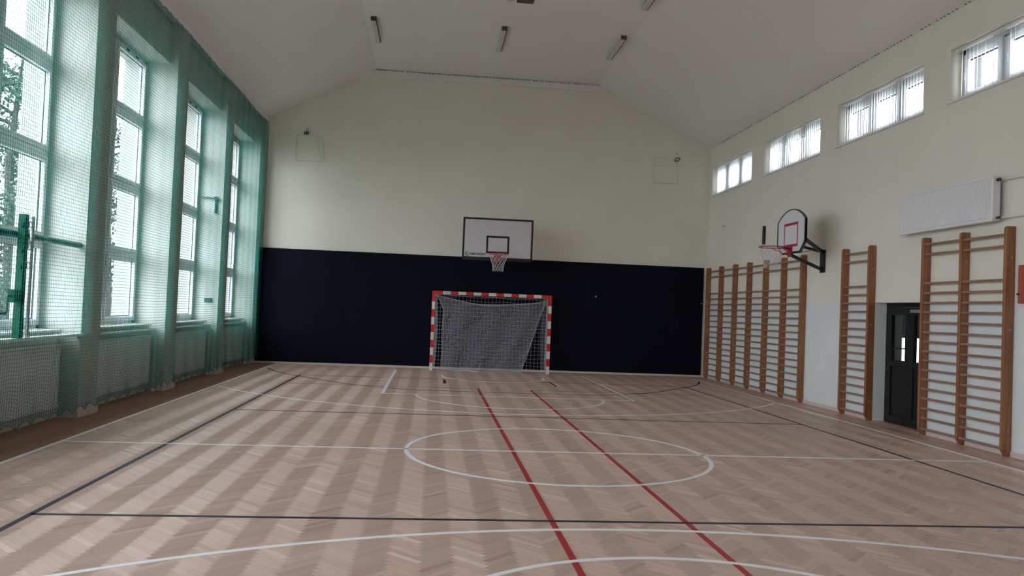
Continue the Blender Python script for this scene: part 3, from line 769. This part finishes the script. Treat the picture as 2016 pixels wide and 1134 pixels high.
# ================================================================ WALL BARS (right wall)
RUNG = [2.924, 2.772, 2.323, 2.174, 2.026, 1.879, 1.725, 1.572, 1.431, 1.284, 1.141, 0.998, 0.855, 0.709, 0.563, 0.412, 0.261, 0.101]
def wall_bars(posts, label, pegs=True):
    y0 = posts[0]; r_ = empty('wall_bars', (RX, (posts[0]+posts[-1])/2, 0)); tag(r_, label, 'wall bars', 'wooden wall bars on the right wall')
    yc = (posts[0]+posts[-1])/2; D = 0.135
    for y in posts:
        b = MB(); x0, x1 = -D, -0.001; z1 = 3.035
        prof_ = [(x1, 0.002), (x0+0.05, 0.002), (x0, 0.09), (x0, z1-0.03), (x0+0.02, z1), (x1, z1)]
        b.extr(prof_, 'y', y-yc-0.0275-0.0*0, y-yc+0.0275)
        b.build('upright', m_post_wood, r_, bevel=0.008)
    for a, c in zip(posts, posts[1:]):
        for z in RUNG:
            b = MB(); xx = -0.10; s_ = []
            for (p_, q_) in ((-.013, -.017), (.013, -.017), (.018, 0), (.013, .017), (-.013, .017), (-.018, 0)): s_.append((xx+p_, z+q_))
            b.extr(s_, 'y', min(a, c)-yc+0.0275, max(a, c)-yc-0.0275); b.build('rung', m_rung_wood, r_, bevel=0.004)
    b = MB()
    for y in posts[:-1] if len(posts) > 2 else posts[:1]:
        for z in (2.62, 1.66, 0.33): b.cyl((-0.07, y-yc-0.028, z), (-0.07, y-yc-0.05, z), 0.010, 8)
    b.build('wall_bolt', m_chrome, r_)
    return r_
wall_bars([6.255, 7.16, 8.09, 9.03, 9.93, 10.89, 11.86], 'long run of six wooden wall bar bays from the back corner to the side hoop')
wall_bars([3.715, 4.60], 'narrow single bay of wooden wall bars left of the black door')
wall_bars([0.425, 1.315, 2.20], 'nearest wooden wall bars, two bays right of the black door under the radiator')

# ================================================================ SIDE HOOP
HX_ = 5.33; HYc = 5.40
sh = empty('basketball_hoop', (RX, HYc, 2.95)); tag(sh, 'arched white backboard with red square and net on black arms, right wall', 'basketball hoop')
lx = HX_-RX
def fan(wd, inset=0.0):
    h = 0.60-inset; pts = []
    zb = 0.02+inset; 
    pts += [(-0.40+inset*0.5, zb), (0.40-inset*0.5, zb), (h, 0.22+inset*0.4), (h, 0.655)]
    n = 16
    sg = 0.235-inset*0.6; R_ = (h*h+sg*sg)/(2*sg); am = math.asin(h/R_)
    for k in range(1, n):
        a = am-2*am*k/n
        pts.append((R_*math.sin(a), 0.655+sg-R_+R_*math.cos(a)))
    pts += [(-h, 0.655), (-h, 0.22+inset*0.4)]
    return pts
b = MB(); b.extr(fan(0), 'x', lx, lx+0.025); b.build('backboard', m_boardw2, sh)
b = MB(); outer, inner = fan(0), fan(0, 0.035)
for i in range(len(outer)):
    k = (i+1) % len(outer)
    P = lambda q, x_: (x_, q[0], q[1])
    b.quad(P(outer[i], lx-0.006), P(outer[k], lx-0.006), P(inner[k], lx-0.006), P(inner[i], lx-0.006))
    b.quad(P(outer[i], lx-0.006), P(outer[k], lx-0.006), P(outer[k], lx+0.035), P(outer[i], lx+0.035))
    b.quad(P(inner[i], lx-0.006), P(inner[k], lx-0.006), P(inner[k], lx+0.0), P(inner[i], lx+0.0))
b.build('edge_frame', m_black, sh)
b = MB()
for (y_0, y_1, z_0, z_1) in ((-.295, .295, .15, .20), (-.295, .295, .57, .62), (-.295, -.265, .20, .57), (.265, .295, .20, .57)): b.box(lx-0.004, lx, y_0, y_1, z_0, z_1)
b.build('target_square', m_crim, sh)
b = MB()
for s_ in (0.0, 0.28):
    b.bar((lx+0.03, -0.26+s_*0.3, 0.26), (-0.03, 0.16, 0.10), 0.055, 0.055)
b = MB(); yp = 0.16
b.bar((lx+0.03, -0.45, 0.30), (-0.03, yp, 0.10), 0.05, 0.055)
b.bar((lx+0.03, 0.05, 0.0), (-0.03, yp, -0.25), 0.05, 0.055)
b.bar((lx+0.03, 0.45, 0.30), (-0.03, yp, 0.10), 0.045, 0.05)
b.bar((lx+0.03, -0.45, 0.30), (lx+0.03, 0.45, 0.30), 0.04, 0.04); b.bar((lx+0.03, 0.05, 0.0), (lx+0.03, 0.05, 0.3), 0.04, 0.04)
b.build('support_arm', m_black, sh)
b = MB(); b.tube([(lx+0.03, -0.25, 0.02), (-0.25, yp-0.02, 0.12)], 0.012, 6); b.build('strut', m_chrome, sh)
b = MB(); b.box(-0.03, 0.0, yp-0.09, yp+0.09, -0.31, 0.14); b.build('wall_plate', m_black, sh, bevel=0.004)
hoop_parts(sh, 0.385, (lx-0.385, 0.0), (1, 0), 0.13, m_crim, drop=0.40)
# black upright bar on the wall just beyond the hoop
b = MB(); b.box(-0.05, 0, -0.045, 0.045, 0, 0.43); o = b.build('wall_bracket', m_black, bevel=0.008); o.location = (RX, 8.37, 3.42)
tag(o, 'short black upright bar on the right wall behind the side hoop rim', 'wall bracket')

# ================================================================ HIGH RADIATOR + PIPES
def radiator(name, L, H, D, ribs, label, loc_, face, group=None):
    r_ = empty(name, loc_); tag(r_, label, 'radiator', group); sg = face
    b = MB(); b.box(min(0, sg*D)+0.012, max(0, sg*D)-0.012, -L/2+0.004, L/2-0.004, 0.006, H-0.006)
    b.build('casing', m_radiator, r_, bevel=0.006)
    b = MB(); n = ribs; step = (L-0.08)/n; xa = sg*D
    for k in range(n):
        y = -L/2+0.04+k*step
        b.extr([(xa-sg*0.014, y+step*0.04), (xa+sg*0.004, y+step*0.35), (xa+sg*0.004, y+step*0.65), (xa-sg*0.014, y+step*0.96)], 'z', 0.04, H-0.04)
    b.build('front_fins', m_radiator, r_)
    b = MB()
    b.box(min(xa-sg*0.012, xa+sg*0.001), max(xa-sg*0.012, xa+sg*0.001), -L/2, L/2, 0, 0.035); b.box(min(xa-sg*0.012, xa+sg*0.001), max(xa-sg*0.012, xa+sg*0.001), -L/2, L/2, H-0.03, H)
    b.build('front_rim', m_radiator, r_)
    return r_
hr = radiator('radiator', 2.20, 0.615, 0.13, 62, 'white panel radiator mounted high on the right wall', (RX-0.06, 1.83-0.12, 3.12), -1)
b = MB(); b.box(-0.012, 0.055, -0.8, -0.74, 0.1, 0.5); b.box(-0.012, 0.055, 0.74, 0.8, 0.1, 0.5); b.build('wall_hook', m_chrome, hr)
b = MB(); b.cyl((-0.06, -1.10, 0.56), (-0.06, -1.15, 0.56), 0.022, 10); b.cyl((-0.06, -1.10, 0.045), (-0.06, -1.15, 0.045), 0.018, 10); b.build('valve', m_brown, hr)
for zz, nm in ((3.68, 'upper'), (3.165, 'lower')):
    b = MB(); b.tube([(RX-0.09, 0.56, zz), (RX-0.05, 0.35, zz), (RX-0.05, -4.0, zz+0.02)], 0.014, 10)
    o = recenter(b.build('heating_pipe', m_radiator, smooth=True), (RX-0.05, -1.7, zz)); tag(o, 'white %s heating pipe running to the high radiator' % nm, 'pipe', 'heating pipes on the right wall')

# red-brown box at the right edge, small fittings
r_ = empty('fire_hose_box', (RX, 0.10, 2.01)); tag(r_, 'red-brown box on the right wall at the photo edge', 'wall box')
b = MB(); b.box(-0.06, 0, -0.32, 0.175, 0, 0.50); b.build('cabinet', m_redbox, r_, bevel=0.006)
b = MB(); b.cyl((-0.06, 0.155, 0.12), (-0.085, 0.155, 0.12), 0.013, 10); b.build('knob', m_black, r_)
b = MB(); b.box(-0.04, 0, -0.05, 0.05, 0, 0.10); o = b.build('socket', m_white_trim, bevel=0.006); o.location = (RX, 0.14, 1.36); tag(o, 'small white socket low at the right edge of the photo', 'socket')
b = MB(); b.box(-0.05, 0, -0.09, 0.09, -0.015, 0.015); o = b.build('wall_hook', m_rubber); o.location = (RX, 11.0, 4.11); tag(o, 'tiny grey fitting on the right wall above the far wall bars', 'wall fitting')
b = MB(); b.box(0, 0.016, -0.016, 0, -0.012, 0.012); b.box(-0.05, 0.05, -0.03, -0.001, -0.012, 0.012); o = b.build('wall_hook', m_rubber); o.location = (5.93, WY, 3.98); tag(o, 'tiny grey fitting on the back wall beside the right corner', 'wall fitting')
b = MB()
for (y_0, y_1, z_0, z_1) in ((-.05, -.03, -.07, .07), (-.05, .05, .05, .07), (-.05, .05, -.07, -.05), (-.05, .03, -.01, .01)): b.box(-0.006, 0, -y_1, -y_0, z_0, z_1)
o = b.build('wall_letter', m_rubber); o.location = (RX, 1.95, 1.37); tag(o, 'small grey letter E on the wall behind the nearest wall bars', 'letter'); o = copy_tree(o); o.location = (RX, 7.75, 1.40); o['label'] = 'small grey mark on the wall behind the long run of wall bars'
b = MB()
# ================================================================ LEFT SIDE: radiators, rails, net, volleyball gear
def rail(y0, y1, label):
    b = MB(); X = -6.30
    b.tube([(X, y0+0.02, 1.075), (X, y1-0.18, 1.075), (X, y1-0.12, 1.06), (X, y1-0.10, 1.0), (X, y1-0.10, 0.05)], 0.019, 8)
    b.tube([(X, y0+0.10, 1.075), (X, y0+0.10, 0.05)], 0.017, 8)
    b.cyl((X, y0+0.10, 0.0), (X, y0+0.10, 0.06), 0.03, 10); b.cyl((X, y1-0.10, 0.0), (X, y1-0.10, 0.06), 0.03, 10)
    o = recenter(b.build('guard_rail', m_white_trim, smooth=True), (X, (y0+y1)/2, 0)); tag(o, label, 'rail', 'white guard rails in front of the low radiators')
which = ['in the window bay nearest the camera', 'in the second window bay', 'in the third window bay', 'in the far window bay by the corner']
for k, (a, c) in enumerate(BAYS[3:]):
    radiator('radiator', (c-a)-0.35, 0.82, 0.10, 44, 'long low white radiator under the window ' + which[k], (NX+0.025, (a+c)/2, 0.16), 1, 'low radiators under the tall windows')
    if k > 0: rail(a, c, 'white tube guard rail ' + which[k])
b = MB(); b.box(-6.26, -6.13, -0.98, 1.74, 1.085, 1.12)
o = recenter(b.build('ledge_rail', m_white_trim, bevel=0.004), (-6.23, 0.38, 1.10)); tag(o, 'pale horizontal rail across the nearest window bay under the green post', 'rail')
# radiator valve fittings at bay one
# green bar across bay one
b = MB(); b.tube([(-6.255, -0.985, 2.29), (-6.255, 1.745, 2.29)], 0.040, 14); cbm = b
bar = recenter(cbm.build('horizontal_bar', m_dgreen_steel, smooth=True), (-6.255, 0.35, 2.29)); tag(bar, 'dark green horizontal tube across the nearest window bay', 'bar')
vp = empty('volleyball_post', (-6.17, 0.10, 1.12)); tag(vp, 'bright green steel volleyball post with winch box, nearest window bay', 'post')
b = MB(); b.box(-0.04, 0.04, -0.035, 0.045, 0, 1.40); b.build('post_tube', m_green_steel, vp, bevel=0.005)
b = MB(); b.box(0.04, 0.046, -0.02, 0.03, 0.02, 1.36); b.build('guide_slot', m_dgreen_steel, vp)
b = MB(); b.box(-0.03, 0.05, -0.19, -0.035, 0.40, 0.55); b.build('winch_box', m_green_steel, vp, bevel=0.006)
b = MB(); b.tube([(0.0, -0.19, 0.47), (0.0, -0.24, 0.47), (0.0, -0.25, 0.46), (0.0, -0.25, 0.30), (0.0, -0.26, 0.285), (0.0, -0.40, 0.28)], 0.012, 8); b.build('crank', m_dgreen_steel, vp, smooth=True)
b = MB()
for z_ in (1.28, 0.98, 0.80): b.cyl((0.0, -0.036, z_), (0.0, -0.06, z_), 0.03, 10)
b.build('pulley', m_green_steel, vp)
gp = empty('net_pole', (-6.16, 0.29, 1.145)); tag(gp, 'grey galvanised pole with rings beside the green volleyball post', 'pole')
b = MB(); b.cyl((0, 0, 0.0), (0, 0, 1.37), 0.022, 12); b.build('pole_tube', m_chrome, gp, smooth=True)
for z_ in (1.27, 1.02, 0.80):
    b = MB(); b.tube([(0.0, -0.055+0.036*math.cos(a), z_+0.036*math.sin(a)) for a in [2*math.pi*k/16 for k in range(16)]], 0.006, 6, closed=True); b.build('ring', m_chrome, gp, smooth=True)
b = MB(); b.cyl((0, 0, -0.02), (0, 0, 0.02), 0.034, 10); b.build('foot_cap', m_chrome, gp)

# bracket and socket on the far jamb of bay three
r_ = empty('jamb_bracket', (-6.32, 8.42, 3.50)); tag(r_, 'dark green hinged arm bracket on the jamb of the third window bay', 'wall bracket')
b = MB(); b.box(-0.02, 0.02, -0.06, -0.0, 0.0, 0.30); b.build('upright', m_dgreen_steel, r_, bevel=0.004)
b = MB(); b.bar((0.0, -0.05, 0.32), (-0.34, -0.03, 0.34), 0.03, 0.035); b.cyl((0.01, -0.09, 0.32), (0.01, -0.0, 0.32), 0.045, 12); b.build('arm', m_dgreen_steel, r_)
b = MB(); b.box(-0.075, 0.075, -0.05, 0, -0.045, 0.045); o = b.build('socket', m_dgreen_steel, bevel=0.006); o.location = (-6.39, 8.42, 1.61); tag(o, 'small dark socket box on the jamb of the third window bay', 'socket')

# safety net
NXp = -6.085; NY0, NY1 = -3.2, 12.13; ZT = 6.36; CELL = 0.045
net = empty('safety_net', (NXp, (NY0+NY1)/2, 0.0)); tag(net, 'green safety net hanging in front of the tall windows', 'net')
yc = (NY0+NY1)/2
def NP(y, z):
    low = max(0.0, 1-z/1.3)**2; top = max(0.0, (z-5.9)/0.46)**2
    s = abs(math.sin(math.pi*y/0.36+0.35*math.sin(y*1.1))); s2 = math.sin(math.pi*y/0.26)
    zz = z+low*(0.085*s-0.02)+top*(0.035*abs(s2)-0.02)+0.006*math.sin(y*2.3+z*0.7)
    xx = 0.012*math.sin(y*1.9+z*0.6)+0.015*low*math.sin(y*8.7+z*2)+0.004*math.sin(y*11)
    return (xx, y-yc, zz)
b = MB(); nz_ = int((ZT-0.13)/CELL); r = 0.0029
ys = [NY0+(NY1-NY0)*i/170 for i in range(171)]
for k in range(nz_+1):
    z = 0.13+k*CELL
    lo = z < 1.3 or z > 5.85
    n = 340 if lo else 100
    b.tube([NP(NY0+(NY1-NY0)*i/n, z) for i in range(n+1)], r, 3, cap=False)
ny = int((NY1-NY0)/CELL)
for i in range(ny+1):
    y = NY0+i*CELL
    b.tube([NP(y, z) for z in (0.13, 0.2, 0.35, 0.55, 0.8, 1.1, 1.5, 2.3, 3.2, 4.1, 5.0, 5.8, 6.0, 6.2, ZT)], r, 3, cap=False)
b.build('mesh', m_green_net, net, fix=False)
b = MB(); b.tube([NP(NY0+(NY1-NY0)*i/500, ZT) for i in range(501)], 0.005, 5); b.tube([NP(NY0+(NY1-NY0)*i/500, 0.13) for i in range(501)], 0.005, 5)
b.tube([NP(NY1, 0.09+i*0.2) for i in range(32)], 0.006, 5)
b.build('border_rope', m_green_net, net, fix=False)
b = MB()
for k in range(0, int((NY1-NY0)/0.26)):
    y = NY0+0.26*k+0.13
    b.tube([(0, y-yc, ZT+0.01), (-0.02, y-yc, ZT+0.07)], 0.004, 4)
b.tube([(-0.02, NY0-yc, ZT+0.07), (-0.02, NY1-yc, ZT+0.07)], 0.004, 5)
b.build('hanging_wire', m_white_trim, net, fix=False)

# ================================================================ OUTSIDE
b = MB(); b.box(-60, OX-0.01, -60, 70, -1.3, -0.8); struct(b.build('ground_outside', m_ground))
def tree(x, y, h, spread, seed, label, lm):
    rnd = random.Random(seed); r_ = empty('tree', (x, y, -0.8)); tag(r_, label, 'tree', 'trees outside the tall windows')
    b = MB(); b.tube([(0, 0, 0), (0.05, 0.1, h*0.35), (0.0, -0.1, h*0.7), (0.1, 0, h)], [0.17, 0.13, 0.08, 0.02], 8)
    tips = []
    for k in range(26):
        z = h*(0.22+0.75*k/26); a = rnd.uniform(0, 6.28); l = spread*(1-0.55*k/26)*rnd.uniform(0.6, 1.1)
        p0 = Vector((0, 0, z)); p1 = p0+Vector((math.cos(a)*l*0.5, math.sin(a)*l*0.5, l*0.22)); p2 = p0+Vector((math.cos(a)*l, math.sin(a)*l, l*0.30))
        b.tube([p0, p1, p2], [0.04, 0.022, 0.006], 5)
        for q in (0.35, 0.55, 0.75, 0.9, 1.0): tips.append(p0.lerp(p2, q))
        for s_ in range(3):
            q = rnd.uniform(0.4, 0.9); c_ = p0.lerp(p2, q); dd = Vector((rnd.uniform(-1, 1), rnd.uniform(-1, 1), rnd.uniform(-0.2, 0.7)))*l*0.3
            b.tube([c_, c_+dd], [0.012, 0.003], 4); tips.append(c_+dd)
    b.build('trunk', m_bark, r_)
    f_ = MB()
    for t in tips:
        for k in range(34):
            c_ = t+Vector((rnd.gauss(0, .20), rnd.gauss(0, .20), rnd.gauss(0, .16))); u = Vector((rnd.uniform(-1, 1), rnd.uniform(-1, 1), rnd.uniform(-1, 1))).normalized()
            v_ = u.cross(Vector((rnd.uniform(-1, 1), rnd.uniform(-1, 1), 1))).normalized(); s_ = rnd.uniform(0.03, 0.06)
            f_.quad(tuple(c_-u*s_), tuple(c_-v_*s_*0.55), tuple(c_+u*s_), tuple(c_+v_*s_*0.55))
    f_.build('foliage', lm, r_, fix=False)
tree(-10.0, 7.3, 7.2, 1.7, 3, 'leafy tree outside the nearest window bay', m_leaf)
tree(-10.7, 13.8, 7.4, 1.8, 5, 'leafy tree outside the second window bay', m_leaf2)
tree(-17.5, 16.0, 8.6, 2.4, 8, 'taller tree standing farther off beyond the nearest window', m_leaf2)
def hedge():
    rnd = random.Random(4); f_ = MB()
    for k in range(9000):
        y = rnd.uniform(-2, 30); c_ = Vector((-14+rnd.gauss(0, .5), y, -0.8+rnd.uniform(0, 1)**0.6*(2.6+0.4*math.sin(y)))); u = Vector((rnd.uniform(-1, 1), rnd.uniform(-1, 1), rnd.uniform(-1, 1))).normalized()
        v_ = u.cross(Vector((rnd.uniform(-1, 1), rnd.uniform(-1, 1), 1))).normalized(); s_ = rnd.uniform(0.08, 0.16)
        f_.quad(tuple(c_-u*s_), tuple(c_-v_*s_*0.6), tuple(c_+u*s_), tuple(c_+v_*s_*0.6))
    o = recenter(f_.build('hedge', m_leaf, fix=False), (-14, 14, -0.8)); tag(o, 'leafy hedge outside behind the trees', 'hedge', kind='stuff')
hedge()
